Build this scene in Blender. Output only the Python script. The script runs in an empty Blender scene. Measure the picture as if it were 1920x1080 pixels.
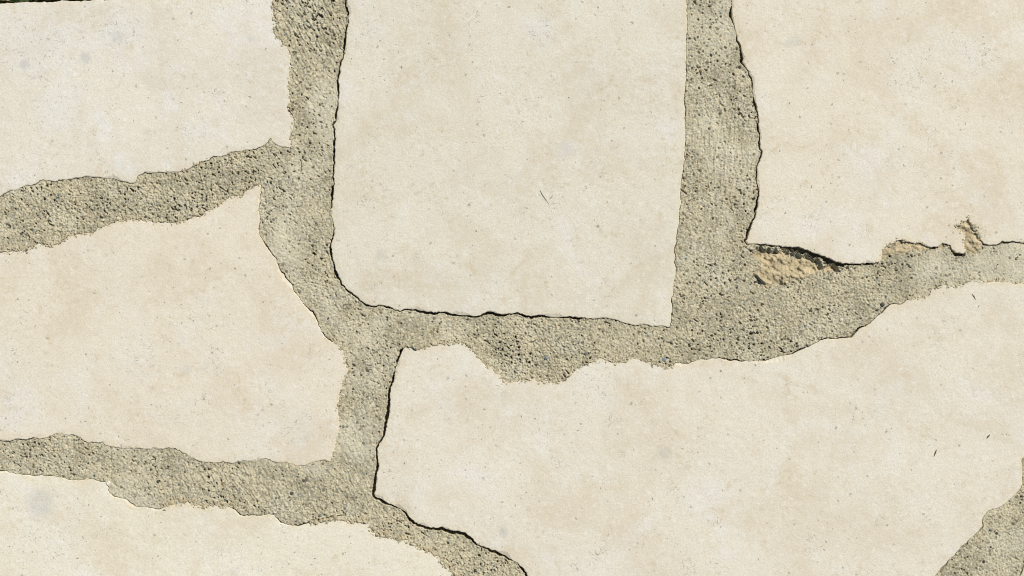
import bpy, bmesh, math, random
import numpy as np
from mathutils import Vector, kdtree, geometry

random.seed(7)
RNG = np.random.default_rng(11)
SC = bpy.context.scene
COL = SC.collection

# ------------------------------------------------------------------ camera, sky, sun, exposure
S = 0.8 / 1920.0            # metres of paving per photograph pixel (the stretch in view is 0.8 m wide)
def X(px): return (px - 960.0) * S
def Y(py): return (540.0 - py) * S

cam_d = bpy.data.cameras.new('camera')
cam_d.sensor_width = 36.0
cam_d.lens = 36.0 * 1.5 / 0.8
cam_d.clip_start = 0.01
cam_d.clip_end = 500.0
cam = bpy.data.objects.new('camera', cam_d)
COL.objects.link(cam)
cam.location = (0, 0, 1.5)
SC.camera = cam

SUN_EL, SUN_AZ = math.radians(50), math.radians(42)      # azimuth from +Y towards +X
sun_dir = Vector((math.sin(SUN_AZ) * math.cos(SUN_EL), math.cos(SUN_AZ) * math.cos(SUN_EL), math.sin(SUN_EL)))
world = bpy.data.worlds.new('World')
SC.world = world
world.use_nodes = True
wn = world.node_tree
sky = wn.nodes.new('ShaderNodeTexSky')
sky.sky_type = 'NISHITA'
sky.sun_disc = False
sky.sun_elevation = SUN_EL
sky.sun_rotation = SUN_AZ
bg = wn.nodes['Background']
bg.inputs['Strength'].default_value = 0.06
wn.links.new(sky.outputs['Color'], bg.inputs['Color'])

sun_d = bpy.data.lights.new('sun', 'SUN')
sun_d.energy = 4.4
sun_d.angle = math.radians(0.53)
sun_d.color = (1.0, 0.955, 0.88)
sun = bpy.data.objects.new('sun', sun_d)
COL.objects.link(sun)
sun.location = sun_dir * 5
sun.rotation_euler = (-sun_dir).to_track_quat('-Z', 'Y').to_euler()

vs = SC.view_settings
vs.view_transform = 'Standard'
vs.look = 'None'
vs.gamma = 1.0
vs.use_curve_mapping = False
vs.exposure = 0.22
SC.cycles.filter_width = 1.05

# ------------------------------------------------------------------ node helpers
class Nodes:
    def __init__(self, name):
        self.mat = bpy.data.materials.new(name)
        self.mat.use_nodes = True
        self.t = self.mat.node_tree
        self.bsdf = self.t.nodes['Principled BSDF']
        self.pos = self.t.nodes.new('ShaderNodeNewGeometry').outputs['Position']
    def link(self, a, b): self.t.links.new(a, b)
    def _in(self, sock, v):
        if isinstance(v, bpy.types.NodeSocket): self.link(v, sock)
        else: sock.default_value = v
    def noise(self, scale, detail=4, rough=0.55, off=0.0, dist=0.0, vec=None):
        n = self.t.nodes.new('ShaderNodeTexNoise')
        n.inputs['Scale'].default_value = scale
        n.inputs['Detail'].default_value = detail
        n.inputs['Roughness'].default_value = rough
        n.inputs['Distortion'].default_value = dist
        self.link(self.shift(off, vec), n.inputs['Vector'])
        return n.outputs['Fac']
    def shift(self, off, vec=None):
        v = vec if vec is not None else self.pos
        if not off: return v
        m = self.t.nodes.new('ShaderNodeVectorMath'); m.operation = 'ADD'
        self.link(v, m.inputs[0]); m.inputs[1].default_value = (off, off * 1.7, off * 0.3)
        return m.outputs[0]
    def voronoi(self, scale, off=0.0, vec=None, rnd=1.0):
        n = self.t.nodes.new('ShaderNodeTexVoronoi')
        n.inputs['Scale'].default_value = scale
        n.inputs['Randomness'].default_value = rnd
        self.link(self.shift(off, vec), n.inputs['Vector'])
        return n.outputs['Distance'], n.outputs['Color']
    def sep(self, c):
        n = self.t.nodes.new('ShaderNodeSeparateColor'); self.link(c, n.inputs[0])
        return n.outputs
    def math(self, op, a, b=0.0, clamp=False):
        n = self.t.nodes.new('ShaderNodeMath'); n.operation = op; n.use_clamp = clamp
        self._in(n.inputs[0], a); self._in(n.inputs[1], b)
        return n.outputs[0]
    def ramp(self, v, a, b, lo=0.0, hi=1.0):
        n = self.t.nodes.new('ShaderNodeMapRange'); n.clamp = True
        n.interpolation_type = 'SMOOTHSTEP'
        self._in(n.inputs['Value'], v)
        for k, q in zip(('From Min', 'From Max', 'To Min', 'To Max'), (a, b, lo, hi)): self._in(n.inputs[k], q)
        return n.outputs[0]
    def mix(self, f, a, b, mode='MIX'):
        n = self.t.nodes.new('ShaderNodeMix'); n.data_type = 'RGBA'; n.blend_type = mode
        self._in(n.inputs[0], f)
        for i, c in ((6, a), (7, b)):
            if isinstance(c, tuple): c = (*c, 1.0)
            self._in(n.inputs[i], c)
        return n.outputs[2]
    def bump(self, h, strength, dist, normal=None):
        n = self.t.nodes.new('ShaderNodeBump')
        n.inputs['Strength'].default_value = strength
        n.inputs['Distance'].default_value = dist
        self._in(n.inputs['Height'], h)
        if normal is not None: self.link(normal, n.inputs['Normal'])
        return n.outputs[0]
    def done(self, col, rough=0.85, normal=None, spec=0.25):
        self._in(self.bsdf.inputs['Base Color'], (*col, 1.0) if isinstance(col, tuple) else col)
        self._in(self.bsdf.inputs['Roughness'], rough)
        self.bsdf.inputs['Specular IOR Level'].default_value = spec
        if normal is not None: self.link(normal, self.bsdf.inputs['Normal'])
        return self.mat

def stone_material():
    m = Nodes('pale_limestone')
    cream, pink, cool, tan = (0.588, 0.558, 0.462), (0.538, 0.492, 0.388), (0.600, 0.590, 0.540), (0.470, 0.395, 0.272)
    blot = m.noise(17, 6, 0.62, 3.1, 0.6)
    col = m.mix(m.ramp(blot, 0.43, 0.66, 0, 0.95), cream, pink)
    cloud = m.noise(26, 5, 0.6, 9.4, 0.4)
    col = m.mix(m.ramp(cloud, 0.50, 0.70, 0, 0.75), col, cool)
    st = m.noise(44, 7, 0.72, 5.7, 1.0)
    col = m.mix(m.ramp(st, 0.56, 0.76, 0, 0.75), col, tan)
    # fine grain of the limestone
    g = m.noise(900, 3, 0.7, 1.3)
    col = m.mix(m.ramp(g, 0.38, 0.72, 0, 0.55), col, (0.42, 0.36, 0.27))
    g2 = m.noise(240, 6, 0.75, 6.1, 0.5)
    col = m.mix(m.ramp(g2, 0.50, 0.72, 0, 0.50), col, (0.66, 0.645, 0.595))
    g3 = m.noise(210, 6, 0.75, 16.1)
    gm = m.ramp(m.noise(30, 3, 0.6, 26.5), 0.46, 0.66)
    col = m.mix(m.math('MULTIPLY', m.ramp(g3, 0.52, 0.66, 0, 0.55), gm), col, (0.43, 0.35, 0.22))
    bl = m.ramp(m.noise(85, 5, 0.65, 55.0), 0.63, 0.73, 0, 0.55)
    col = m.mix(bl, col, (0.60, 0.61, 0.575))
    # dark fossil specks, of two sizes and uneven density
    dens = m.noise(21, 4, 0.6, 14.2)
    holes = []
    wn_ = m.t.nodes.new('ShaderNodeTexNoise'); wn_.inputs['Scale'].default_value = 420; wn_.inputs['Detail'].default_value = 3
    m.link(m.pos, wn_.inputs['Vector'])
    wa = m.t.nodes.new('ShaderNodeVectorMath'); wa.operation = 'MULTIPLY_ADD'
    m.link(wn_.outputs['Color'], wa.inputs[0]); wa.inputs[1].default_value = (0.0042, 0.0042, 0.0); m.link(m.pos, wa.inputs[2])
    warped = wa.outputs[0]
    for sc, off, thr, prob, amt in ((210, 2.2, 0.24, 0.66, 0.95), (70, 7.7, 0.10, 0.60, 0.95), (430, 4.9, 0.30, 0.58, 0.85)):
        d, c = m.voronoi(sc, off, vec=warped)
        r = m.sep(c)
        pick = m.ramp(m.math('ADD', r[0], m.math('MULTIPLY', m.math('SUBTRACT', dens, 0.5), 1.8)), prob, prob + 0.1)
        size = m.math('MULTIPLY', r[1], thr)
        k = m.math('MULTIPLY', m.ramp(d, m.math('MULTIPLY', size, 0.5), m.math('MULTIPLY', size, 1.15), 1, 0), pick)
        k2 = m.math('MULTIPLY', k, m.math('MULTIPLY', m.math('POWER', r[2], 1.8), amt))
        col = m.mix(k2, col, m.mix(r[1], (0.16, 0.115, 0.06), (0.10, 0.105, 0.095)))
        holes.append(k2)
    # wiggly short hairs and scratches
    h = m.noise(70, 2, 0.5, 21.0, 2.5)
    line = m.ramp(m.math('ABSOLUTE', m.math('SUBTRACT', h, 0.5)), 0.0, 0.010, 1, 0)
    hmask = m.ramp(m.noise(38, 3, 0.6, 31.0), 0.60, 0.70)
    line = m.math('MULTIPLY', line, hmask)
    col = m.mix(m.math('MULTIPLY', line, 0.75), col, (0.22, 0.18, 0.12))
    # etched, pitted patches of the sawn face
    zone = 0.0
    for px, py, r_ in ((60, 90, 130), (230, 45, 80), (110, 200, 90), (370, 250, 50), (1110, 720, 95), (560, 800, 70), (260, 665, 90), (90, 1010, 110), (1700, 130, 90), (1010, 60, 70), (690, 60, 60), (1840, 90, 60), (20, 770, 60)):
        dz = m.t.nodes.new('ShaderNodeVectorMath'); dz.operation = 'DISTANCE'
        m.link(m.pos, dz.inputs[0]); dz.inputs[1].default_value = (X(px), Y(py), 0)
        zone = m.math('MAXIMUM', zone, m.ramp(dz.outputs['Value'], 0.0, r_ * S, 1, 0))
    zone = m.ramp(m.math('ADD', zone, m.math('MULTIPLY', m.math('SUBTRACT', m.noise(60, 5, 0.7, 71.0), 0.5), 2.6)), 0.15, 0.95)
    col = m.mix(m.math('MULTIPLY', zone, 0.32), col, (0.575, 0.57, 0.525))
    pit = m.math('MULTIPLY', m.ramp(m.noise(400, 5, 0.7, 81.0, 1.2), 0.575, 0.68), zone)
    col = m.mix(m.math('MULTIPLY', pit, 0.45), col, (0.26, 0.235, 0.17))
    # soft grey lichen smudges
    sm = m.ramp(m.noise(32, 2, 0.5, 44.0), 0.70, 0.80, 0, 0.40)
    col = m.mix(sm, col, (0.40, 0.40, 0.37))
    for px, py, r_, a_ in ((45, 120, 10, .5), (159, 108, 13, .45), (75, 943, 30, .40), (220, 70, 14, .3), (945, 1001, 9, .4), (1060, 280, 18, .25), (1246, 850, 16, .3), (470, 72, 7, .4)):
        dn = m.t.nodes.new('ShaderNodeVectorMath'); dn.operation = 'DISTANCE'
        m.link(m.shift(0, warped), dn.inputs[0]); dn.inputs[1].default_value = (X(px) + 0.0021, Y(py) + 0.0021, 0)
        col = m.mix(m.ramp(dn.outputs['Value'], r_ * S * 0.3, r_ * S * 1.3, a_, 0), col, (0.36, 0.365, 0.35))
    # weathered, yellowish broken rim
    at = m.t.nodes.new('ShaderNodeAttribute'); at.attribute_name = 'rim'
    rimf = m.math('MULTIPLY', at.outputs['Fac'], m.ramp(m.noise(150, 4, 0.7, 61.0), 0.40, 0.62, 0.1, 0.9))
    col = m.mix(rimf, col, (0.53, 0.46, 0.31))
    oi = m.t.nodes.new('ShaderNodeObjectInfo')
    col = m.mix(1.0, col, oi.outputs['Color'], 'MULTIPLY')
    hgt = m.math('ADD', m.math('MULTIPLY', m.noise(520, 4, 0.7, 8.8), 0.5), m.math('MULTIPLY', m.noise(95, 4, 0.6, 2.0), 1.2))
    hgt = m.math('SUBTRACT', hgt, m.math('ADD', m.math('MULTIPLY', holes[0], 0.8), m.math('ADD', m.math('MULTIPLY', line, 0.5), m.math('MULTIPLY', pit, 0.9))))
    return m.done(col, 0.82, m.bump(hgt, 0.55, 0.0007))

def mortar_material():
    m = Nodes('sand_mortar')
    base = m.mix(m.ramp(m.noise(38, 5, 0.6, 2.0), 0.35, 0.68), (0.415, 0.372, 0.252), (0.300, 0.270, 0.182))
    base = m.mix(m.ramp(m.noise(34, 4, 0.6, 12.0), 0.50, 0.64, 0, 0.8), base, (0.430, 0.397, 0.290))
    at = m.t.nodes.new('ShaderNodeAttribute'); at.attribute_name = 'skin'
    skin = at.outputs['Fac']
    base = m.mix(m.math('MULTIPLY', skin, 0.85), base, (0.470, 0.438, 0.328))
    grit_amt = m.ramp(skin, 0.0, 1.0, 1.0, 0.35)
    d, c = m.voronoi(880, 1.0)
    r = m.sep(c)
    col = m.mix(m.ramp(r[0], 0.55, 1.0, 0, 0.65), base, (0.54, 0.495, 0.365))
    col = m.mix(m.math('MULTIPLY', grit_amt, m.ramp(r[1], 0.66, 0.95, 0, 0.75)), col, (0.165, 0.155, 0.105))
    col = m.mix(m.ramp(r[2], 0.92, 0.96, 0, 0.55), col, (0.215, 0.250, 0.230))
    d2, c2 = m.voronoi(380, 5.0)
    r2 = m.sep(c2)
    grain = m.math('MULTIPLY', m.math('LESS_THAN', d2, m.math('MULTIPLY', r2[1], 0.52)), m.ramp(r2[0], 0.80, 0.84))
    col = m.mix(m.math('MULTIPLY', grain, 0.75), col, m.mix(r2[2], (0.055, 0.06, 0.05), (0.16, 0.115, 0.06)))
    fine = m.noise(1500, 2, 0.6, 3.0)
    col = m.mix(m.ramp(fine, 0.5, 0.75, 0, 0.25), col, (0.12, 0.11, 0.08))
    return m.done(col, 0.92, m.bump(fine, 0.5, 0.0003), spec=0.15)

def scar_material():
    m = Nodes('broken_limestone')
    col = m.mix(m.ramp(m.noise(120, 5, 0.65, 2.0), 0.35, 0.65), (0.47, 0.395, 0.25), (0.315, 0.265, 0.165))
    col = m.mix(m.ramp(m.noise(300, 5, 0.7, 6.0, 0.8), 0.53, 0.68, 0, 0.65), col, (0.20, 0.165, 0.09))
    at = m.t.nodes.new('ShaderNodeAttribute'); at.attribute_name = 'dust'
    f = m.ramp(m.math('ADD', at.outputs['Fac'], m.math('MULTIPLY', m.math('SUBTRACT', m.noise(260, 4, 0.7, 9.0), 0.5), 1.4)), 0.50, 0.95)
    col = m.mix(f, col, (0.36, 0.335, 0.245))
    return m.done(col, 0.9, m.bump(m.noise(900, 4, 0.7), 0.6, 0.0004), spec=0.15)

def grain_material():
    m = Nodes('embedded_grit')
    g = m.t.nodes.new('ShaderNodeNewGeometry')
    rp = m.t.nodes.new('ShaderNodeValToRGB')
    m.link(g.outputs['Random Per Island'], rp.inputs[0])
    rp.color_ramp.interpolation = 'CONSTANT'
    cols = [(0, (0.06, 0.06, 0.05)), (0.28, (0.14, 0.155, 0.14)), (0.5, (0.20, 0.16, 0.095)), (0.62, (0.28, 0.29, 0.24)), (0.8, (0.52, 0.48, 0.37)), (0.93, (0.17, 0.21, 0.24))]
    e = rp.color_ramp.elements
    e[0].position, e[0].color = cols[0][0], (*cols[0][1], 1)
    e[1].position, e[1].color = cols[1][0], (*cols[1][1], 1)
    for p, c in cols[2:]:
        q = e.new(p); q.color = (*c, 1)
    return m.done(rp.outputs[0], 0.7)

def plain(name, a, b, scale, rough=0.8):
    m = Nodes(name)
    return m.done(m.mix(m.ramp(m.noise(scale, 5, 0.65), 0.35, 0.65), a, b), rough)

M_STONE, M_MORTAR, M_SCAR, M_GRIT = stone_material(), mortar_material(), scar_material(), grain_material()
M_TWIG = plain('dry_twig', (0.07, 0.05, 0.03), (0.15, 0.11, 0.06), 900)
M_SOIL = plain('soil_and_turf', (0.11, 0.085, 0.055), (0.09, 0.11, 0.05), 60, 0.95)

def grass_material():
    m = Nodes('grass_blade')
    g = m.t.nodes.new('ShaderNodeNewGeometry')
    col = m.mix(m.ramp(g.outputs['Random Per Island'], 0.55, 0.9), (0.075, 0.15, 0.045), (0.38, 0.32, 0.19))
    return m.done(col, 0.6)
M_GRASS = grass_material()

# ------------------------------------------------------------------ outlines of the flagstones
# each piece: (crack width in px between stone and mortar, [points in photograph pixels]);  0 = mortar smeared up to the stone
def edge_y(x): return 6.0 - 0.037 * x          # the lawn edge of the paving
STONES = {}
STONES['A'] = [
    (0, [(512, edge_y(512)), (514, 0), (513, 22), (517, 33), (517, 48), (513, 55), (514, 67), (523, 72), (532, 83), (540, 95), (545, 108), (546, 123), (543, 142), (542, 160), (543, 180), (545, 203), (547, 218), (550, 232), (548, 250), (547, 267), (546, 277)]),
    (1.6, [(543, 278), (528, 276), (518, 272), (510, 267), (507, 259), (504, 267), (490, 276), (478, 281), (460, 281), (447, 285), (431, 287), (424, 290), (413, 294), (400, 294)]),
    (0.8, [(389, 301), (373, 306), (364, 310), (355, 317), (342, 320)]),
    (1.8, [(329, 324), (309, 323), (278, 325), (272, 323), (260, 331), (255, 341), (247, 344), (235, 341), (213, 337), (189, 334), (164, 331), (142, 334), (120, 338), (98, 341), (78, 338), (71, 342), (60, 348), (49, 348), (38, 353), (27, 358), (17, 357), (9, 362), (0, 369)]),
    (1.5, [(-40, 384), (-110, 378), (-180, 392), (-250, 360), (-268, 250), (-255, 130), (-262, edge_y(-262))]),
    (0.95, [(-200, edge_y(-200)), (0, edge_y(0)), (100, edge_y(100)), (190, edge_y(190)), (400, edge_y(400)), (495, edge_y(495))])]
STONES['B'] = [
    (1, [(1262, 555), (1264, 529), (1268, 515), (1266, 488), (1265, 470), (1269, 447), (1272, 423), (1273, 406), (1276, 380), (1277, 350), (1283, 300), (1285, 254), (1284, 192), (1287, 137), (1287, 86), (1288, 34), (1288, 0), (1286, edge_y(1286))]),
    (5.5, [(647, edge_y(647)), (647, 0), (647, 13), (652, 23), (651, 38), (648, 50), (648, 70), (647, 83), (643, 100), (637, 115), (634, 130), (632.5, 150), (633, 180), (631, 207), (628, 223), (624, 235)]),
    (4.6, [(626, 253), (627, 270), (625, 290), (625, 307), (624, 323), (625, 335), (624, 350), (622, 367), (620, 387), (617, 393), (620, 407), (622, 420), (625, 430), (622, 445), (619, 457), (620, 477), (624, 492), (628, 507), (633, 519), (639, 532), (647, 542), (658, 550), (667, 558), (678, 568), (688, 573)]),
    (4.0, [(700, 575), (713, 574), (727, 577), (741, 583), (750, 586), (757, 582), (780, 581), (791, 584), (820, 588), (833, 585), (844, 590), (863, 593), (885, 594), (898, 594), (907, 589), (920, 586), (931, 590), (954, 590), (970, 588), (983, 594)]),
    (2.8, [(998, 593), (1011, 592), (1041, 595), (1061, 595), (1078, 597), (1091, 596), (1110, 599), (1134, 598), (1148, 600), (1161, 603), (1176, 608), (1191, 613), (1208, 610), (1221, 612), (1239, 613), (1256, 615)]),
    (1.2, [(1259, 597), (1261, 577), (1258, 564)])]
STONES['C'] = [
    (4.6, [(1368, edge_y(1368)), (1369, 0), (1372, 34), (1378, 65), (1386, 84), (1393, 117), (1409, 151), (1410, 172), (1417, 206), (1422, 240), (1424, 275), (1428, 284), (1419, 306), (1418, 330), (1421, 364), (1420, 380), (1416, 394), (1414, 408), (1407, 423), (1402, 438), (1396, 452)]),
    (5, [(1400, 458), (1430, 461), (1476, 464)]),
    (8, [(1497, 467), (1522, 477)]),
    (12, [(1546, 487), (1564, 496)]),
    (6, [(1589, 498), (1624, 496)]),
    (0.5, [(1648, 491), (1652, 485), (1654, 472), (1667, 460), (1679, 452), (1704, 453), (1729, 457)]),
    (4, [(1735, 464), (1746, 467), (1755, 466)]),
    (2, [(1766, 457), (1781, 460)]),
    (6, [(1784, 470), (1792, 477), (1807, 477)]),
    (0.5, [(1811, 470), (1809, 440), (1802, 433), (1796, 424), (1805, 416), (1813, 413), (1816, 406), (1819, 419), (1832, 435), (1837, 446)]),
    (3, [(1842, 457), (1854, 461), (1871, 460), (1879, 454), (1899, 454), (1920, 457)]),
    (2, [(1990, 466), (2060, 446), (2140, 430), (2168, 310), (2150, 130), (2158, edge_y(2158))])]
STONES['D'] = [
    (0.8, [(-60, 470), (0, 473), (22, 473), (33, 470), (48, 470), (53, 464), (67, 460), (95, 460), (111, 454), (124, 448), (144, 440), (160, 437), (174, 434), (193, 425), (209, 421), (222, 413), (238, 411), (255, 413), (284, 414), (300, 419), (320, 418), (331, 420), (342, 413), (378, 404), (389, 395), (407, 387), (422, 375), (431, 368), (453, 365), (467, 355), (478, 348), (488, 344)]),
    (2.4, [(492, 349), (489, 364), (488, 384), (486, 395), (488, 409), (486, 429), (487, 441), (495, 453), (501, 464), (513, 479), (518, 484), (522, 495), (528, 510), (535, 517), (547, 533), (552, 545), (563, 558), (572, 572), (583, 582), (595, 600), (599, 613), (607, 627), (617, 637)]),
    (0.3, [(628, 642), (640, 655), (647, 671), (653, 687), (653, 693), (644, 703), (644, 718), (639, 731), (637, 744), (633, 758), (635, 780), (635, 809), (631, 829), (628, 846), (625, 856), (618, 866)]),
    (1.0, [(608, 863), (593, 865), (578, 870), (559, 875), (541, 870), (522, 867), (507, 865), (500, 861), (489, 861), (481, 864), (467, 866), (457, 864), (446, 866), (435, 869)]),
    (1.5, [(417, 866), (402, 868), (385, 868), (370, 865), (357, 859), (348, 853), (337, 846), (328, 841), (315, 841), (300, 843), (289, 842), (274, 844), (246, 842), (222, 841), (207, 838), (194, 835), (191, 831), (174, 829), (168, 831), (157, 828), (152, 824), (142, 818), (130, 817), (120, 817), (111, 813), (102, 816), (89, 821), (74, 822), (61, 821), (46, 825), (30, 825), (15, 828), (0, 826)]),
    (1.5, [(-60, 838), (-130, 846), (-195, 820), (-222, 700), (-205, 560), (-150, 490)])]
STONES['F'] = [
    (1.8, [(-80, 902), (0, 882), (7, 883), (24, 887), (44, 890), (65, 891), (78, 891), (100, 892), (118, 897), (141, 899), (176, 899), (187, 903), (196, 903), (202, 910), (204, 922), (211, 928), (226, 934), (239, 936), (248, 944), (259, 950), (278, 952), (296, 955)]),
    (0.2, [(311, 951), (317, 947), (337, 945), (350, 942), (357, 946), (374, 948), (393, 946), (404, 944), (418, 951), (430, 952)]),
    (1.8, [(442, 957), (448, 965), (463, 967), (491, 967), (502, 962), (515, 966), (526, 979), (541, 985), (559, 986), (572, 982)]),
    (0.0, [(589, 978), (608, 978), (630, 974), (645, 976), (658, 980), (671, 978), (685, 977), (691, 984), (695, 995), (704, 1003), (719, 1006), (734, 1003), (740, 1014), (752, 1010), (765, 1014), (778, 1022), (788, 1032), (803, 1031), (815, 1040), (825, 1044), (829, 1055), (838, 1063), (846, 1069), (854, 1077)]),
    (1.5, [(872, 1104), (902, 1170), (928, 1290), (905, 1400), (700, 1425), (420, 1402), (130, 1430), (-160, 1405), (-322, 1380), (-348, 1150), (-318, 950), (-220, 925)])]
STONES['E'] = [
    (6.0, [(753, 656), (744, 673), (739, 691), (737, 709), (730, 726), (728, 749), (727, 771), (722, 798), (718, 818), (709, 831), (705, 840), (705, 858), (708, 873), (703, 892), (702, 914), (700, 927)]),
    (5.4, [(702, 932), (717, 940), (734, 949), (750, 956), (762, 964), (767, 974), (781, 984), (795, 989), (808, 992), (818, 993), (828, 992), (838, 996), (856, 999), (871, 1002), (885, 1013), (895, 1024), (903, 1028), (915, 1030), (928, 1034), (939, 1041), (954, 1049), (968, 1058), (979, 1067), (986, 1080)]),
    (3, [(1004, 1120), (1032, 1200), (1046, 1290), (1120, 1336), (1300, 1350), (1470, 1322), (1580, 1290), (1660, 1230), (1715, 1130)]),
    (1.5, [(1755, 1079), (1768, 1064), (1787, 1044), (1807, 1023), (1826, 1005), (1842, 987), (1845, 968), (1854, 959), (1864, 955), (1880, 950), (1901, 930), (1911, 922), (1916, 911), (1918, 878), (1917, 862)]),
    (1.5, [(1950, 838), (2020, 790), (2085, 700), (2080, 600), (2050, 560), (1980, 538)]),
    (0.6, [(1920, 529), (1908, 531), (1885, 528), (1864, 528), (1846, 530), (1827, 527), (1811, 530), (1801, 535), (1790, 539), (1774, 534), (1760, 538), (1747, 547), (1741, 555), (1722, 559), (1704, 561)]),
    (2.0, [(1691, 569), (1670, 571), (1662, 578), (1648, 590), (1633, 604), (1614, 616), (1595, 631), (1566, 634), (1539, 636), (1522, 647), (1508, 653), (1479, 664), (1460, 667), (1437, 675), (1404, 677), (1370, 675), (1348, 671), (1331, 673), (1310, 674), (1286, 682), (1267, 679)]),
    (0.2, [(1258, 686), (1245, 688), (1226, 682), (1211, 675), (1198, 672), (1165, 676), (1147, 676), (1124, 672), (1106, 677), (1091, 682), (1078, 692), (1067, 701), (1058, 711), (1043, 718), (1018, 713), (989, 714), (965, 715), (952, 718), (943, 718), (935, 705), (924, 693), (915, 688), (905, 681), (896, 670), (887, 658), (880, 649), (872, 642), (863, 640), (846, 641), (833, 644), (811, 646), (798, 650), (781, 649), (770, 648), (758, 653)])]
STONES['H'] = [(2, [(1912, 1081), (1921, 1061), (1945, 1005), (1985, 925), (2060, 880), (2200, 905), (2300, 1020), (2325, 1190), (2250, 1370), (2080, 1392), (1900, 1400), (1800, 1300), (1850, 1190)])]
OUTER = [
    [(-345, edge_y(-345)), (-340, 200), (-352, 350), (-430, 398), (-705, 380), (-700, edge_y(-700))],
    [(-705, 470), (-440, 490), (-310, 440), (-292, 640), (-302, 850), (-480, 902), (-705, 868)],
    [(-705, 955), (-500, 985), (-410, 950), (-438, 1160), (-415, 1400), (-700, 1420)],
    [(-700, 1510), (-420, 1490), (-105, 1505), (-80, 1700), (-95, 1900), (-700, 1900)],
    [(15, 1515), (300, 1500), (560, 1522), (610, 1700), (590, 1900), (5, 1900)],
    [(660, 1520), (930, 1500), (1030, 1410), (1200, 1440), (1360, 1440), (1405, 1700), (1390, 1900), (690, 1900)],
    [(1450, 1425), (1700, 1360), (1850, 1480), (1880, 1700), (1870, 1900), (1485, 1900)],
    [(1960, 1490), (2280, 1470), (2730, 1460), (2740, 1900), (1970, 1900)],
    [(2420, 1115), (2560, 980), (2730, 910), (2745, 1370), (2360, 1385)],
    [(2235, edge_y(2235)), (2710, edge_y(2710)), (2725, 330), (2500, 425), (2225, 400)],
    [(2180, 520), (2480, 515), (2715, 420), (2740, 820), (2520, 900), (2400, 1010), (2290, 860), (2160, 740)],
]
for i, pts in enumerate(OUTER):
    STONES['O%d' % i] = [(1.5, pts)]

def poly_of(segs):
    P, W = [], []
    for w, pts in segs:
        for p in pts:
            P.append(p); W.append(w)
    P, W = np.array(P, float), np.array(W, float)
    x, y = P[:, 0], P[:, 1]
    area = np.sum(x * np.roll(y, -1) - np.roll(x, -1) * y)
    if area < 0: P, W = P[::-1], W[::-1]          # one turning sense for all
    return P.copy(), W.copy()

def smooth_noise1(n, sig, rng):
    f = np.fft.rfftfreq(n)
    v = np.fft.irfft(np.fft.rfft(rng.standard_normal(n)) * np.exp(-2 * (np.pi * f * sig) ** 2), n)
    return v / (v.std() + 1e-9)

def resample(P, W, step, rng, jag=1.0):
    Q = np.vstack([P, P[:1]]); V = np.append(W, W[0])
    L = np.r_[0, np.cumsum(np.hypot(*np.diff(Q, axis=0).T))]
    n = max(24, int(L[-1] / step))
    t = np.linspace(0, L[-1], n, endpoint=False)
    x, y, w = np.interp(t, L, Q[:, 0]), np.interp(t, L, Q[:, 1]), np.interp(t, L, V)
    # soften the traced corners a touch, then roughen
    k = np.array([.2, .6, .2])
    for a in (x, y):
        a[:] = k[0] * np.roll(a, 1) + k[1] * a + k[2] * np.roll(a, -1)
    tx, ty = np.roll(x, -1) - np.roll(x, 1), np.roll(y, -1) - np.roll(y, 1)
    ln = np.hypot(tx, ty) + 1e-9
    nx, ny = ty / ln, -tx / ln                     # outward (image y points down, positive shoelace)
    amp = np.where(w < 0.9, 1.5, 0.75) * jag
    d = amp * (0.75 * smooth_noise1(n, 5.0 / step, rng) + 0.55 * smooth_noise1(n, 1.8 / step, rng) + 0.30 * smooth_noise1(n, 0.9 / step, rng))
    d = d - w * 0.5
    return np.c_[x + nx * d, y + ny * d], w, np.c_[nx, ny]

OUT = {}
for k, segs in STONES.items():
    P, W = poly_of(segs)
    far = k.startswith('O')
    OUT[k] = resample(P, W, 6.0 if far else 1.6, RNG, 2.0 if far else 1.0)

# ------------------------------------------------------------------ rasters used to shape stone and mortar
def gnoise(shape, sx, sy=None, ang=0.0, seed=0):
    sy = sx if sy is None else sy
    r = np.random.default_rng(seed)
    fy = np.fft.fftfreq(shape[0])[:, None]; fx = np.fft.rfftfreq(shape[1])[None, :]
    a = math.radians(ang)
    u, v = fx * math.cos(a) + fy * math.sin(a), -fx * math.sin(a) + fy * math.cos(a)
    g = np.exp(-2 * np.pi ** 2 * ((u * sx) ** 2 + (v * sy) ** 2))
    n = np.fft.irfft2(np.fft.rfft2(r.standard_normal(shape)) * g, shape)
    return n / n.std()

def fill(poly, x0, y0, nx, ny, st):
    m = np.zeros((ny, nx), bool)
    xs, ys = poly[:, 0], poly[:, 1]
    xe, ye = np.roll(xs, -1), np.roll(ys, -1)
    j0 = max(0, int((ys.min() - y0) / st)); j1 = min(ny, int((ys.max() - y0) / st) + 2)
    for j in range(j0, j1):
        yy = y0 + j * st + 1e-4
        c = (ys <= yy) != (ye <= yy)
        if not c.any(): continue
        cx = np.sort(xs[c] + (yy - ys[c]) / (ye[c] - ys[c]) * (xe[c] - xs[c]))
        for a, b in zip(cx[0::2], cx[1::2]):
            i0 = max(0, int(math.ceil((a - x0) / st))); i1 = min(nx, int(math.floor((b - x0) / st)) + 1)
            if i1 > i0: m[j, i0:i1] = True
    return m

def blob(px, py, gx, gy, r):
    return np.exp(-(((gx - px) / r[0]) ** 2 + ((gy - py) / r[1]) ** 2))

# one lookup of the nearest stone edge
tree_pts, tree_w = [], []
for k, (P, W, N) in OUT.items():
    tree_pts.append(P); tree_w.append(W)
tree_pts, tree_w = np.vstack(tree_pts), np.concatenate(tree_w)
KD = kdtree.KDTree(len(tree_pts))
for i, p in enumerate(tree_pts): KD.insert((p[0], p[1], 0), i)
KD.balance()

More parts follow.
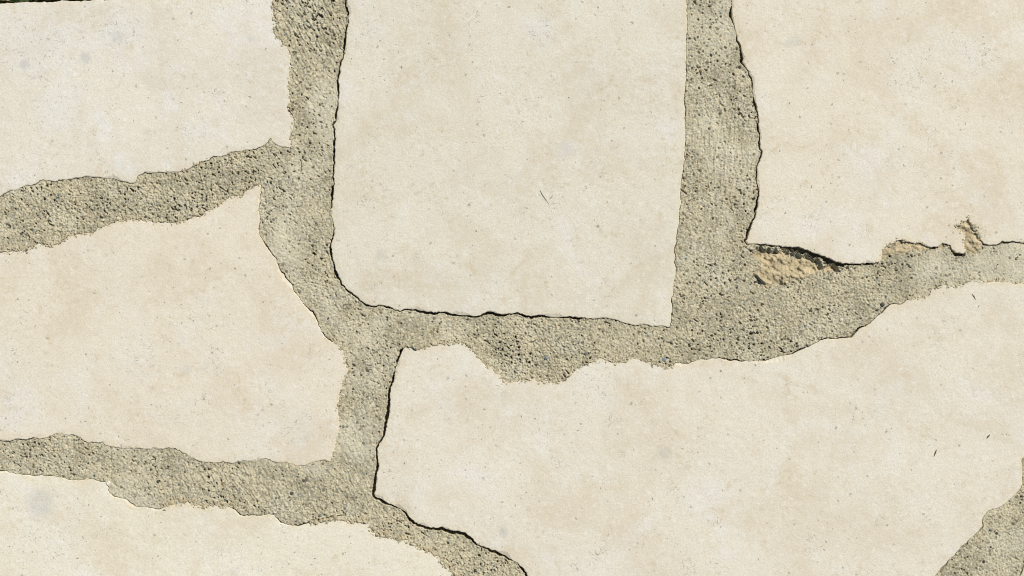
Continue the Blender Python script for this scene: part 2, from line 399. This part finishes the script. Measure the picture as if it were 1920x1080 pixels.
SCARS = [
    ('ledge', [(1408, 468), (1440, 464), (1500, 470), (1530, 482), (1566, 501), (1604, 504), (1572, 513), (1536, 514), (1518, 524), (1488, 524), (1462, 537), (1430, 535), (1416, 515), (1420, 488)], -6.6, 1.25),
    ('chip', [(1650, 488), (1652, 470), (1665, 458), (1678, 449), (1704, 450), (1730, 455), (1737, 463), (1748, 466), (1742, 472), (1700, 472), (1672, 480)], -1.5, 0.8),
    ('chip', [(1752, 468), (1765, 454), (1783, 458), (1783, 467), (1768, 473)], -1.8, 0.5),
    ('chip', [(1808, 474), (1806, 441), (1799, 434), (1793, 424), (1804, 413), (1813, 411), (1816, 403), (1821, 418), (1834, 433), (1839, 445), (1843, 459), (1840, 472), (1824, 476)], -1.3, 0.8),
    ('rimchip', [(1913, 858), (1920, 852), (1932, 856), (1930, 905), (1922, 914), (1915, 908), (1917, 885)], -0.9, 0.6),
]

def new_obj(name, me, mat, parent=None, kind=None, smooth=False):
    me.materials.append(mat)
    if smooth: me.polygons.foreach_set('use_smooth', [True] * len(me.polygons))
    o = bpy.data.objects.new(name, me)
    COL.objects.link(o)
    if parent: o.parent = parent
    if kind: o['kind'] = kind
    return o

def grid_mesh(name, mask, z, x0, y0, st):
    """quads over the true cells of a height field; z in metres"""
    ny, nx = mask.shape
    idx = np.full(mask.shape, -1, np.int64)
    cell = mask[:-1, :-1] & mask[1:, :-1] & mask[:-1, 1:] & mask[1:, 1:]
    use = np.zeros_like(mask)
    use[:-1, :-1] |= cell; use[1:, :-1] |= cell; use[:-1, 1:] |= cell; use[1:, 1:] |= cell
    n = int(use.sum())
    idx[use] = np.arange(n)
    jj, ii = np.nonzero(use)
    co = np.empty((n, 3), np.float32)
    co[:, 0] = (x0 + ii * st - 960.0) * S
    co[:, 1] = (540.0 - (y0 + jj * st)) * S
    co[:, 2] = z[use]
    cj, ci = np.nonzero(cell)
    q = np.c_[idx[cj + 1, ci], idx[cj + 1, ci + 1], idx[cj, ci + 1], idx[cj, ci]].astype(np.int32)
    me = bpy.data.meshes.new(name)
    me.vertices.add(n); me.vertices.foreach_set('co', co.ravel())
    me.loops.add(q.size); me.loops.foreach_set('vertex_index', q.ravel())
    me.polygons.add(len(q))
    me.polygons.foreach_set('loop_start', np.arange(0, q.size, 4, dtype=np.int32))
    me.polygons.foreach_set('loop_total', np.full(len(q), 4, np.int32))
    me.update(calc_edges=True)
    return me

# ------------------------------------------------------------------ the setting
pave = bpy.data.objects.new('pavement', None)
COL.objects.link(pave)
pave['kind'] = 'structure'
pave['label'] = 'crazy paving of pale cream limestone flagstones set in rough grey mortar'
pave['category'] = 'pavement'

bm = bmesh.new()
for a, b in ((-60, 60),):
    vsq = [bm.verts.new(p) for p in ((a, a, -0.034), (b, a, -0.034), (b, b, -0.034), (a, b, -0.034))]
    bm.faces.new(vsq)
me = bpy.data.meshes.new('ground'); bm.to_mesh(me); bm.free()
g = new_obj('ground', me, M_SOIL, None, 'structure')
g['label'] = 'dark soil and turf beyond the edge of the paving'
g['category'] = 'ground'

# ------------------------------------------------------------------ flagstones
TINT = {'A': (1.0, 1.01, 1.035), 'B': (0.965, 0.968, 0.96), 'C': (1.0, 0.988, 0.97), 'D': (1.0, 0.985, 0.965), 'E': (0.995, 0.992, 0.985), 'F': (1.03, 1.03, 1.01), 'H': (1, 1, 1)}
STONE_LABEL = {
    'A': 'flagstone with the notched lower edge and pitted cool white face by the grass',
    'B': 'tall upright flagstone with one rounded lower corner',
    'C': 'flagstone with a chipped lower edge of broken tan stone',
    'D': 'flagstone tapering to a sharp upper point',
    'E': 'largest flagstone with a bite out of its upper edge',
    'F': 'flagstone with a crumbling stepped upper edge',
}
LIFT = {'A': -0.1, 'B': 0.0, 'C': 0.1, 'D': -0.1, 'E': 0.0, 'F': -0.35, 'H': 0.0}
OBJ = {}
def make_stone(key):
    P, W, N = OUT[key]
    far = key.startswith('O')
    n = len(P)
    rng = np.random.default_rng(abs(hash(key)) % 1000 if False else sum(map(ord, key)) * 7)
    lift = LIFT.get(key, 0.0)
    # chamfer: narrow along clean edges, wider where the rim has flaked
    flake = np.clip(smooth_noise1(n, 6, rng) - 0.7, 0, None)
    inset = 1.2 + 0.55 * np.clip(smooth_noise1(n, 1.2, rng), -1, 2) + (3.4 if key in 'BE' else 2.4) * flake * (W > 0.9)
    inset *= 1 + 0.14 * np.clip(smooth_noise1(n, 0.9, rng), -1.2, 1.5)
    if far: inset = np.full(n, 1.5)
    drop = 0.40 + 0.10 * inset
    ring = P - N * inset[:, None]
    ring_in = P - N * (inset + 2.0)[:, None]
    cx, cy = P.mean(0)
    # interior by constrained triangulation inside the rim
    sp = 40.0 if far else 9.0
    x0, y0 = P.min(0); x1, y1 = P.max(0)
    gx, gy = np.meshgrid(np.arange(x0, x1, sp), np.arange(y0, y1, sp))
    pts = np.c_[gx.ravel(), gy.ravel()] + rng.uniform(-sp * .3, sp * .3, (gx.size, 2))
    nxr, nyr = int((x1 - x0) / 2) + 3, int((y1 - y0) / 2) + 3
    inside = fill(ring, x0, y0, nxr, nyr, 2.0)
    er = inside.copy()
    for _ in range(3):
        er = er & np.roll(er, 1, 0) & np.roll(er, -1, 0) & np.roll(er, 1, 1) & np.roll(er, -1, 1)
    ii = np.clip(((pts[:, 0] - x0) / 2).astype(int), 0, nxr - 1); jj = np.clip(((pts[:, 1] - y0) / 2).astype(int), 0, nyr - 1)
    pts = pts[er[jj, ii]]
    allp = [Vector((float(p[0] - cx), float(p[1] - cy))) for p in np.vstack([ring, pts])]
    edges = [(i, (i + 1) % n) for i in range(n)]
    vo, eo, fo, ov, oe, of = geometry.delaunay_2d_cdt(allp, edges, [], 1, 1e-5)
    vo = np.array([(v.x, v.y) for v in vo])
    px, py = vo[:, 0] + cx, vo[:, 1] + cy
    tilt = rng.uniform(-0.0009, 0.0009, 2)
    def top(x, y):
        s = [rng_ph for rng_ph in (0.7 * key.__hash__() % 1,)] if False else None
        return (lift + tilt[0] * (x - cx) + tilt[1] * (y - cy)
                + 0.16 * np.sin(x / 47 + y / 91 + cx) + 0.14 * np.sin(y / 39 - x / 130 + cy) + 0.08 * np.sin(x / 19 + y / 23))
    ztop = top(px, py)
    # rim vertices sit a hair lower than the face
    rim_id = {}
    rim_mask = np.zeros(len(vo), bool)
    for k_, src in enumerate(ov):
        for s_ in src:
            if s_ < n: rim_id[s_] = k_; rim_mask[k_] = True
    ztop = ztop - rim_mask * 0.15
    V = [((x) * S, -(y) * S, z * 1e-3) for (x, y), z in zip(vo, ztop)]
    F = [tuple(reversed(f)) for f in fo]
    m0 = len(V)
    zt = top(P[:, 0], P[:, 1])
    for (x, y), z, d in zip(P, zt, drop): V.append(((x - cx) * S, -(y - cy) * S, (z - d) * 1e-3))
    for (x, y) in P: V.append(((x - cx) * S, -(y - cy) * S, -0.033))
    for i in range(n):
        j = (i + 1) % n
        a, b = rim_id.get(i), rim_id.get(j)
        if a is not None and b is not None and a != b:
            F.append((a, m0 + i, m0 + j, b)[::-1])
        F.append((m0 + i, m0 + n + i, m0 + n + j, m0 + j)[::-1])
    me = bpy.data.meshes.new('flagstone')
    me.from_pydata(V, [], F)
    me.update()
    bm = bmesh.new(); bm.from_mesh(me); bmesh.ops.recalc_face_normals(bm, faces=bm.faces); bm.to_mesh(me); bm.free()
    ra = me.attributes.new('rim', 'FLOAT', 'POINT')
    rv = np.zeros(len(me.vertices), np.float32); rv[:m0] = rim_mask * 0.55; rv[m0:] = 0.9
    ra.data.foreach_set('value', rv)
    o = new_obj('flagstone', me, M_STONE, pave)
    o.location = (X(cx), Y(cy), 0)
    o.color = (*TINT.get(key, (1, 1, 1)), 1)
    if key in STONE_LABEL: o['label'] = STONE_LABEL[key]
    OBJ[key] = o
    return o
for key in STONES: make_stone(key)

# ------------------------------------------------------------------ mortar: the stretch in view as a fine height field
FX0, FY0, FNX, FNY = -40, -80, 2000, 1220
inside = np.zeros((FNY, FNX), bool)
for k, (P, W, N) in OUT.items():
    inside |= fill(P, FX0, FY0, FNX, FNY, 1.0)
def erode(m, k):
    for _ in range(k):
        m = m & np.roll(m, 1, 0) & np.roll(m, -1, 0) & np.roll(m, 1, 1) & np.roll(m, -1, 1)
    return m
gx, gy = np.meshgrid(FX0 + np.arange(FNX, dtype=float), FY0 + np.arange(FNY, dtype=float))
mask = ~erode(inside, 5) & (gy > edge_y(gx) + 1)
D = np.zeros((FNY, FNX)); WW = np.zeros((FNY, FNX))
jj, ii = np.nonzero(mask)
dd, ww = np.empty(len(jj)), np.empty(len(jj))
find = KD.find
for n_, (a, b) in enumerate(zip((ii + FX0).tolist(), (jj + FY0).tolist())):
    c, i_, d_ = find((a, b, 0))
    dd[n_] = d_; ww[n_] = tree_w[i_]
D[jj, ii] = dd; WW[jj, ii] = ww
D = np.where(inside, -D, D)

sh = (FNY, FNX)
rough = np.clip(0.95 + 0.28 * gnoise(sh, 45, seed=1), 0.4, 1.6)
rough *= 1 + 0.55 * blob(590, 40, gx, gy, (90, 110)) - 0.45 * blob(1800, 510, gx, gy, (110, 50)) - 0.3 * blob(1350, 260, gx, gy, (70, 200)) + 0.25 * blob(1530, 590, gx, gy, (110, 60)) + 0.3 * blob(900, 1060, gx, gy, (90, 40)) - 0.50 * blob(700, 612, gx, gy, (55, 45)) - 0.45 * blob(1440, 560, gx, gy, (50, 30)) - 0.4 * blob(1400, 655, gx, gy, (60, 16)) - 0.4 * blob(60, 880, gx, gy, (90, 25)) - 0.3 * blob(520, 400, gx, gy, (40, 60)) + 0.3 * blob(190, 370, gx, gy, (140, 50)) + 0.3 * blob(480, 910, gx, gy, (150, 50))
big = 0.36 * gnoise(sh, 26, seed=2) + 0.24 * gnoise(sh, 9, seed=3)
str_d = gnoise(sh, 3.6, 1.1, 62, seed=4)
str_v = gnoise(sh, 1.1, 7.0, 3, seed=5)
kd_ = 0.75 * np.clip(blob(580, 60, gx, gy, (110, 190)) + 0.7 * blob(690, 780, gx, gy, (60, 160)) + 0.7 * blob(420, 900, gx, gy, (330, 70)), 0, 1)
kv = 0.9 * blob(1345, 270, gx, gy, (75, 150))
fine = (1 - kd_) * gnoise(sh, 0.85, seed=6) + kd_ * str_d
z = -0.85 + big + rough * (0.21 * fine + 0.085 * gnoise(sh, 2.2, seed=7) + 0.16 * kd_ * fine) + 0.24 * kv * str_v
p1 = gnoise(sh, 1.3, seed=8); p2 = gnoise(sh, 2.2, seed=9)
p3 = gnoise(sh, 2.6, 1.0, 35, seed=15)
pd = np.clip(0.95 + 0.55 * gnoise(sh, 20, seed=16), 0.2, 2.0)
z -= rough * pd * (2.0 * np.clip(p1 - 1.5, 0, 1.1) + 1.6 * np.clip(p2 - 2.2, 0, 1.2) + 1.7 * np.clip(p3 - 1.75, 0, 1.0))
z += 0.5 * np.clip(gnoise(sh, 2.0, seed=10) - 1.9, 0, 1.0)
# smear the mortar up to and over the soft edges, pull it away along the cracked ones
soft = np.clip(1 - WW / 0.9, 0, 1)
up = np.exp(-np.abs(D) / 7.0)
z += soft * up * 0.95
edge_n = gnoise(sh, 3.0, seed=12)
over = np.where(D < 0, -0.32 * (-D) + 0.95 * edge_n, 0.0) * soft
z = np.where(D < 0, np.where(soft > 0.3, z + over - 0.15, -6.0), z)
wv = np.where(WW > 7, 0.9, np.where(WW > 3, 0.66, 0.60)) * WW * (1 + 0.42 * gnoise(sh, 10, seed=13) + 0.20 * edge_n)
wv = np.where(WW < 3, wv * (0.75 + 0.45 * gnoise(sh, 14, seed=14)), wv)
crack = (D >= -0.2) & (D < np.where(WW > 0.7, wv, 0))
z = np.where(crack, np.minimum(z, -1.6 - np.clip(wv, 0, 5) * 2.2), z)
lip = (WW > 3) & (D >= wv) & (D < wv + 3)
z = z + lip * 0.18
# hairline cracks in the mortar itself
def carve(pts, w, dep):
    global z
    for (a, b), (c, d) in zip(pts, pts[1:]):
        L2 = (c - a) ** 2 + (d - b) ** 2
        t = np.clip(((gx - a) * (c - a) + (gy - b) * (d - b)) / L2, 0, 1)
        dist = np.hypot(gx - (a + t * (c - a)), gy - (b + t * (d - b)))
        z = np.where(dist < w, np.minimum(z, dep), z)
carve([(584, 976), (597, 974), (612, 972), (624, 968), (640, 967), (648, 966)], 1.0, -3.0)
carve([(902, 1028), (903, 1034)], 0.9, -3.5)
carve([(207, 852), (208, 870), (207, 898)], 0.8, -1.9)
carve([(563, 300), (565, 312), (564, 320)], 1.2, -2.6)
scar_any = np.zeros(sh, bool)
scar_layers = []
for nm, pts, base, amp in SCARS:
    q_ = 2.6 if nm == 'ledge' else 1.6
    Ps, Ws, Ns = resample(*poly_of([(0.0, pts)]), 1.6, np.random.default_rng(len(pts)), q_)
    sm = fill(Ps, FX0, FY0, FNX, FNY, 1.0)
    scar_layers.append((nm, sm, base, amp))
    scar_any |= sm
    e_, rim_ = sm.copy(), np.zeros(sh)
    lim = 9 if nm == 'ledge' else 4
    for _ in range(lim):
        e_ = erode(e_, 1); rim_ += e_
    z = z - (6.0 if nm == 'ledge' else 3.0) * np.clip(rim_ / lim, 0, 1) ** 0.8
zm = z * 1e-3
me = grid_mesh('mortar', mask, zm, FX0, FY0, 1.0)
use_ = np.zeros_like(mask); cell_ = mask[:-1, :-1] & mask[1:, :-1] & mask[:-1, 1:] & mask[1:, 1:]
use_[:-1, :-1] |= cell_; use_[1:, :-1] |= cell_; use_[:-1, 1:] |= cell_; use_[1:, 1:] |= cell_
skin_a = np.clip((0.88 - rough) / 0.45 + 0.25 * gnoise(sh, 12, seed=17), 0, 1)
sa = me.attributes.new('skin', 'FLOAT', 'POINT'); sa.data.foreach_set('value', skin_a[use_].astype(np.float32))
mortar = new_obj('mortar', me, M_MORTAR, pave)
mortar['label'] = 'rough grey sandy mortar filling the joints'

# coarser mortar for the joints outside the view
QX0, QY0, QNX, QNY, QS = -760, -110, 592, 342, 6.0
qin = np.zeros((QNY, QNX), bool)
for k, (P, W, N) in OUT.items(): qin |= fill(P, QX0, QY0, QNX, QNY, QS)
qx, qy = np.meshgrid(QX0 + QS * np.arange(QNX), QY0 + QS * np.arange(QNY))
qm = ~erode(qin, 2) & (qy > edge_y(qx) + 1) & ~((qx > FX0 + 8) & (qx < FX0 + FNX - 10) & (qy > FY0 + 8) & (qy < FY0 + FNY - 10))
qz = (-1.2 + 0.35 * gnoise(qm.shape, 4, seed=20) + 0.35 * gnoise(qm.shape, 0.7, seed=21)) * 1e-3
qz = np.where(erode(qin, 1), -0.005, qz)
me = grid_mesh('mortar', qm, qz, QX0, QY0, QS)
new_obj('mortar', me, M_MORTAR, pave)

# edge of the bed against the lawn: a haunch of mortar below the outer stones
bm = bmesh.new()
prof = [(-2.0, -0.0018), (4.0, -0.006), (12.0, -0.0345), (-60.0, -0.0345)]
xs = np.arange(-760, 2790, 25)
rows = []
for x in xs:
    j = random.uniform(-1.5, 1.5)
    rows.append([bm.verts.new((X(x), Y(edge_y(x) + 3 - (d * 0.35) + j * (i == 1)), zz - (0.004 if i == 0 else 0))) for i, (d, zz) in enumerate(prof)])
for a, b in zip(rows, rows[1:]):
    for i in range(3): bm.faces.new((a[i], b[i], b[i + 1], a[i + 1]))
me = bpy.data.meshes.new('mortar_haunch'); bm.to_mesh(me); bm.free()
new_obj('mortar_haunch', me, M_MORTAR, pave)

# ------------------------------------------------------------------ broken stone faces along the chipped lower edge
for q, (nm, sm, base, amp) in enumerate(scar_layers):
    jj, ii = np.nonzero(sm)
    y0, y1, x0, x1 = jj.min() - 2, jj.max() + 3, ii.min() - 2, ii.max() + 3
    sub = sm[y0:y1, x0:x1]
    rim = np.zeros(sub.shape)
    e = sub.copy()
    for _ in range(8):
        e = erode(e, 1); rim += e
    rim = np.clip(rim / 6.0, 0, 1)
    zz = base + amp * (0.40 * gnoise(sh, 7, 2.4, 34, seed=40 + q)[y0:y1, x0:x1] + 0.55 * gnoise(sh, 6, seed=70 + q)[y0:y1, x0:x1] + 0.45 * gnoise(sh, 2.4, seed=50 + q)[y0:y1, x0:x1] + 0.28 * gnoise(sh, 1.1, seed=60 + q)[y0:y1, x0:x1])
    if nm == 'ledge':
        zz += 5.8 * np.clip((gy[y0:y1, x0:x1] - 470 - 0.15 * (gx[y0:y1, x0:x1] - 1410)) / 46.0, -0.2, 1.0)
        zz += 0.8 * np.clip((1500 - gx[y0:y1, x0:x1]) / 60.0, -1, 1)
    zz = zz * rim + (1 - rim) * (-2.6 if nm == 'ledge' else -2.2)
    me = grid_mesh('broken_face', sub, zz * 1e-3, FX0 + x0, FY0 + y0, 1.0)
    cs_ = sub[:-1, :-1] & sub[1:, :-1] & sub[:-1, 1:] & sub[1:, 1:]
    us_ = np.zeros_like(sub); us_[:-1, :-1] |= cs_; us_[1:, :-1] |= cs_; us_[:-1, 1:] |= cs_; us_[1:, 1:] |= cs_
    da = me.attributes.new('dust', 'FLOAT', 'POINT'); da.data.foreach_set('value', (1 - rim)[us_].astype(np.float32))
    st = OBJ['E' if nm == 'rimchip' else 'C']
    o = new_obj('broken_face', me, M_SCAR, st)
    o.matrix_parent_inverse = st.matrix_world.inverted()
    o.location = (0, 0, 0)
    me.transform(__import__('mathutils').Matrix.Translation((-st.location.x, -st.location.y, 0)))
    o.matrix_parent_inverse.identity()
    o['label'] = 'rough tan broken stone face' if nm == 'ledge' else 'small tan chip scar'

# ------------------------------------------------------------------ grit standing in the mortar
ico = bmesh.new(); bmesh.ops.create_icosphere(ico, subdivisions=1, radius=1.0)
iv = np.array([v.co[:] for v in ico.verts]); ifc = np.array([[v.index for v in f.verts] for f in ico.faces]); ico.free()
free = (D > 5) & mask & ~scar_any & (gy < 1150)
fj, fi = np.nonzero(free)
KN = [(142, 378, 4.2), (107, 375, 3.4), (224, 346, 2.6), (237, 378, 2.4), (1025, 671, 4.4), (1246, 674, 4.8), (1655, 571, 4.5), (1578, 600, 3.8), (515, 368, 2.8), (513, 411, 2.9), (592, 417, 2.6), (571, 285, 2.2), (568, 294, 2.4), (600, 195, 3.0), (1328, 157, 3.4), (1331, 240, 3.0), (1520, 582, 3.2), (585, 885, 3.0), (600, 967, 4.2), (1060, 711, 4.2), (482, 948, 3.0), (1329, 560, 2.6), (1748, 520, 2.6), (1757, 520, 2.6), (296, 903, 3.6), (283, 880, 3.0), (347, 884, 3.4), (547, 925, 3.4), (662, 664, 3.0), (644, 727, 2.8), (643, 740, 3.0), (1870, 1000, 3.4), (1858, 994, 2.6), (1845, 1053, 3.6), (654, 1000, 0.1)]
pick = np.random.default_rng(5).choice(len(fj), 800, replace=False)
grains = [(a, b, r) for a, b, r in KN if r > 1] + [(FX0 + fi[p], FY0 + fj[p], float(np.clip(np.random.default_rng(int(p)).gamma(3.0, 0.42), 0.7, 3.2))) for p in pick]
GV, GF = [], []
rg = np.random.default_rng(9)
for a, b, r in grains:
    i_, j_ = int(a - FX0), int(b - FY0)
    if not (0 <= i_ < FNX and 0 <= j_ < FNY): continue
    sc = r * S * rg.uniform(0.75, 1.2, 3); sc[2] *= 0.6
    th = rg.uniform(0, 6.28)
    v = iv * rg.uniform(0.8, 1.15, (len(iv), 1)) * sc
    v = np.c_[v[:, 0] * math.cos(th) - v[:, 1] * math.sin(th), v[:, 0] * math.sin(th) + v[:, 1] * math.cos(th), v[:, 2]]
    v += (X(a), Y(b), float(big[j_, i_] - 0.85) * 1e-3 + r * S * 0.05)
    GF += (ifc + len(GV) * 1).tolist() if False else [tuple(f + sum(map(len, ())) + len(GV)) for f in ifc]
    GV += v.tolist()
me = bpy.data.meshes.new('grit'); me.from_pydata(GV, [], GF); me.update()
new_obj('grit', me, M_GRIT, mortar, 'stuff')

def crumbs(name, n, sel, mat, seed, lo, hi):
    cj, ci = np.nonzero(sel)
    r_ = np.random.default_rng(seed)
    V_, F_ = [], []
    for p in r_.choice(len(cj), n, replace=False):
        r = lo + (hi - lo) * r_.random() ** 2.2
        v = iv * r_.uniform(0.75, 1.2, (len(iv), 1)) * r * S * r_.uniform(0.7, 1.3, 3) * (1, 1, 0.6)
        v += (X(FX0 + ci[p]), Y(FY0 + cj[p]), (-0.0003 if D[cj[p], ci[p]] < 0 else float(z[cj[p], ci[p]]) * 1e-3) + r * S * 0.15)
        F_ += [tuple(f + len(V_)) for f in ifc]
        V_ += v.tolist()
    me = bpy.data.meshes.new(name); me.from_pydata(V_, [], F_); me.update()
    new_obj(name, me, mat, mortar, 'stuff')
near = mask & (WW < 0.9) & (gy < 1100) & (gx > -10) & (gx < 1930)
crumbs('crumbs', 900, near & (D > -4) & (D < 7), M_SCAR, 71, 0.8, 2.8)
crumbs('crumbs', 700, near & (D > -5) & (D < 3), M_MORTAR, 72, 0.8, 2.6)
crumbs('crumbs', 130, near & (D > -1) & (D < 8) & (gy > 930) & (gx < 870), M_SCAR, 73, 1.2, 4.5)

# ------------------------------------------------------------------ small loose things lying on the paving, and one scratch
def sliver(name, pts, r, label, z0=0.0009):
    bm = bmesh.new()
    rings = []
    m = len(pts)
    for i, (a, b) in enumerate(pts):
        t = i / (m - 1)
        rr = r * S * (0.35 + 0.65 * math.sin(math.pi * min(max(t, 0.08), 0.92)))
        a2, b2 = pts[min(i + 1, m - 1)]; a1, b1 = pts[max(i - 1, 0)]
        d = Vector((a2 - a1, -(b2 - b1), 0)).normalized(); nrm = Vector((-d.y, d.x, 0))
        rings.append([bm.verts.new(Vector((X(a), Y(b), z0 + rr * 0.6)) + nrm * rr * math.cos(q) + Vector((0, 0, 1)) * rr * 0.8 * math.sin(q)) for q in (0, 1.05, 2.1, 3.14, 4.19, 5.24)])
    for u, v in zip(rings, rings[1:]):
        for i in range(6): bm.faces.new((u[i], u[(i + 1) % 6], v[(i + 1) % 6], v[i]))
    bm.faces.new(rings[0][::-1]); bm.faces.new(rings[-1])
    bmesh.ops.recalc_face_normals(bm, faces=bm.faces)
    cx, cy = X(pts[m // 2][0]), Y(pts[m // 2][1])
    bmesh.ops.translate(bm, verts=bm.verts, vec=(-cx, -cy, -z0))
    me = bpy.data.meshes.new(name); bm.to_mesh(me); bm.free()
    o = new_obj(name, me, M_TWIG); o.location = (cx, cy, z0)
    o['label'] = label; o['category'] = 'twig'; o['group'] = 'slivers of dry twig on the stones'
def face_z(key, px, py):
    o = OBJ[key]
    SCdg = bpy.context.view_layer.depsgraph
    ok, loc, *_ = o.ray_cast(Vector((X(px), Y(py), 1)) - o.location, Vector((0, 0, -1)))
    return loc.z if ok else 0.0005
bpy.context.view_layer.update()
sliver('twig_or_scratch', [(1756, 843), (1754, 848), (1751, 856)], 1.4, 'dark twig sliver lying by itself on the broad face of the largest stone', face_z('E', 1754, 848) - 2e-4)
sliver('twig_or_scratch', [(1856, 815), (1853, 818), (1850, 822)], 1.5, 'short dark twig bit on the largest stone towards its corner by the wide joint', face_z('E', 1853, 818) - 2e-4)
sliver('twig_or_scratch', [(1822, 551), (1826, 556), (1829, 562)], 1.2, 'brown twig sliver just below the joint under the chipped stone', face_z('E', 1826, 556) - 2e-4)
sliver('twig_or_scratch', [(1012, 356), (1016, 364), (1022, 373), (1030, 384)], 0.9, 'long thin grey scratch on the tall stone with the rounded corner', face_z('B', 1018, 368) - 2e-4)  # a hairline scratch in the stone face, built as a thin raised sliver

def pebble(name, px, py, r, z0, mat, label):
    bm = bmesh.new(); bmesh.ops.create_icosphere(bm, subdivisions=2, radius=1)
    rr = random.Random(px)
    for v in bm.verts:
        v.co *= rr.uniform(0.74, 1.18)
        v.co = Vector((v.co.x * r * S * 0.9, v.co.y * r * S * 1.15, (v.co.z + 0.9) * r * S * 0.6))
    me = bpy.data.meshes.new(name); bm.to_mesh(me); bm.free()
    o = new_obj(name, me, mat); o.location = (X(px), Y(py), z0)
    o['label'] = label; o['category'] = 'pebble'
pebble('pebble', 203, 906, 4.6, -0.0016, M_STONE, 'small pale pebble wedged between mortar and the crumbling stepped stone')

# ------------------------------------------------------------------ grass along the lawn edge
GV, GF = [], []
rg = np.random.default_rng(31)
for _ in range(26000):
    px = rg.uniform(-1200, 3200)
    away = rg.gamma(1.1, 55.0) if rg.random() < 0.4 else rg.uniform(0, 2400)
    py = edge_y(px) - 9 - away
    h = rg.uniform(0.014, 0.034); wd = rg.uniform(0.0009, 0.0019)
    th = rg.uniform(0, 6.28)
    ln = rg.uniform(0.6, 1.5) * h
    dx, dy = math.cos(th) * ln, math.sin(th) * ln
    if Y(py) + dy < Y(edge_y(px) - 6): dy = abs(dy)
    a = th + 1.57 + rg.uniform(-.5, .5)
    wx, wy = math.cos(a) * wd, math.sin(a) * wd
    b0 = len(GV); x, y, z0 = X(px), Y(py), -0.0345
    for t, k in ((0, 1.0), (0.5, 0.85)):
        cx, cy, cz = x + dx * t * t, y + dy * t * t, z0 + h * (t * 1.6 - 0.6 * t * t)
        GV += [(cx - wx * k, cy - wy * k, cz), (cx + wx * k, cy + wy * k, cz)]
    GV.append((x + dx, y + dy, z0 + h))
    GF += [(b0, b0 + 1, b0 + 3, b0 + 2), (b0 + 2, b0 + 3, b0 + 4)]
me = bpy.data.meshes.new('grass'); me.from_pydata(GV, [], GF); me.update()
gr = new_obj('grass', me, M_GRASS, None, 'stuff')
gr['label'] = 'short green and straw coloured grass along the paving edge'
gr['category'] = 'grass'
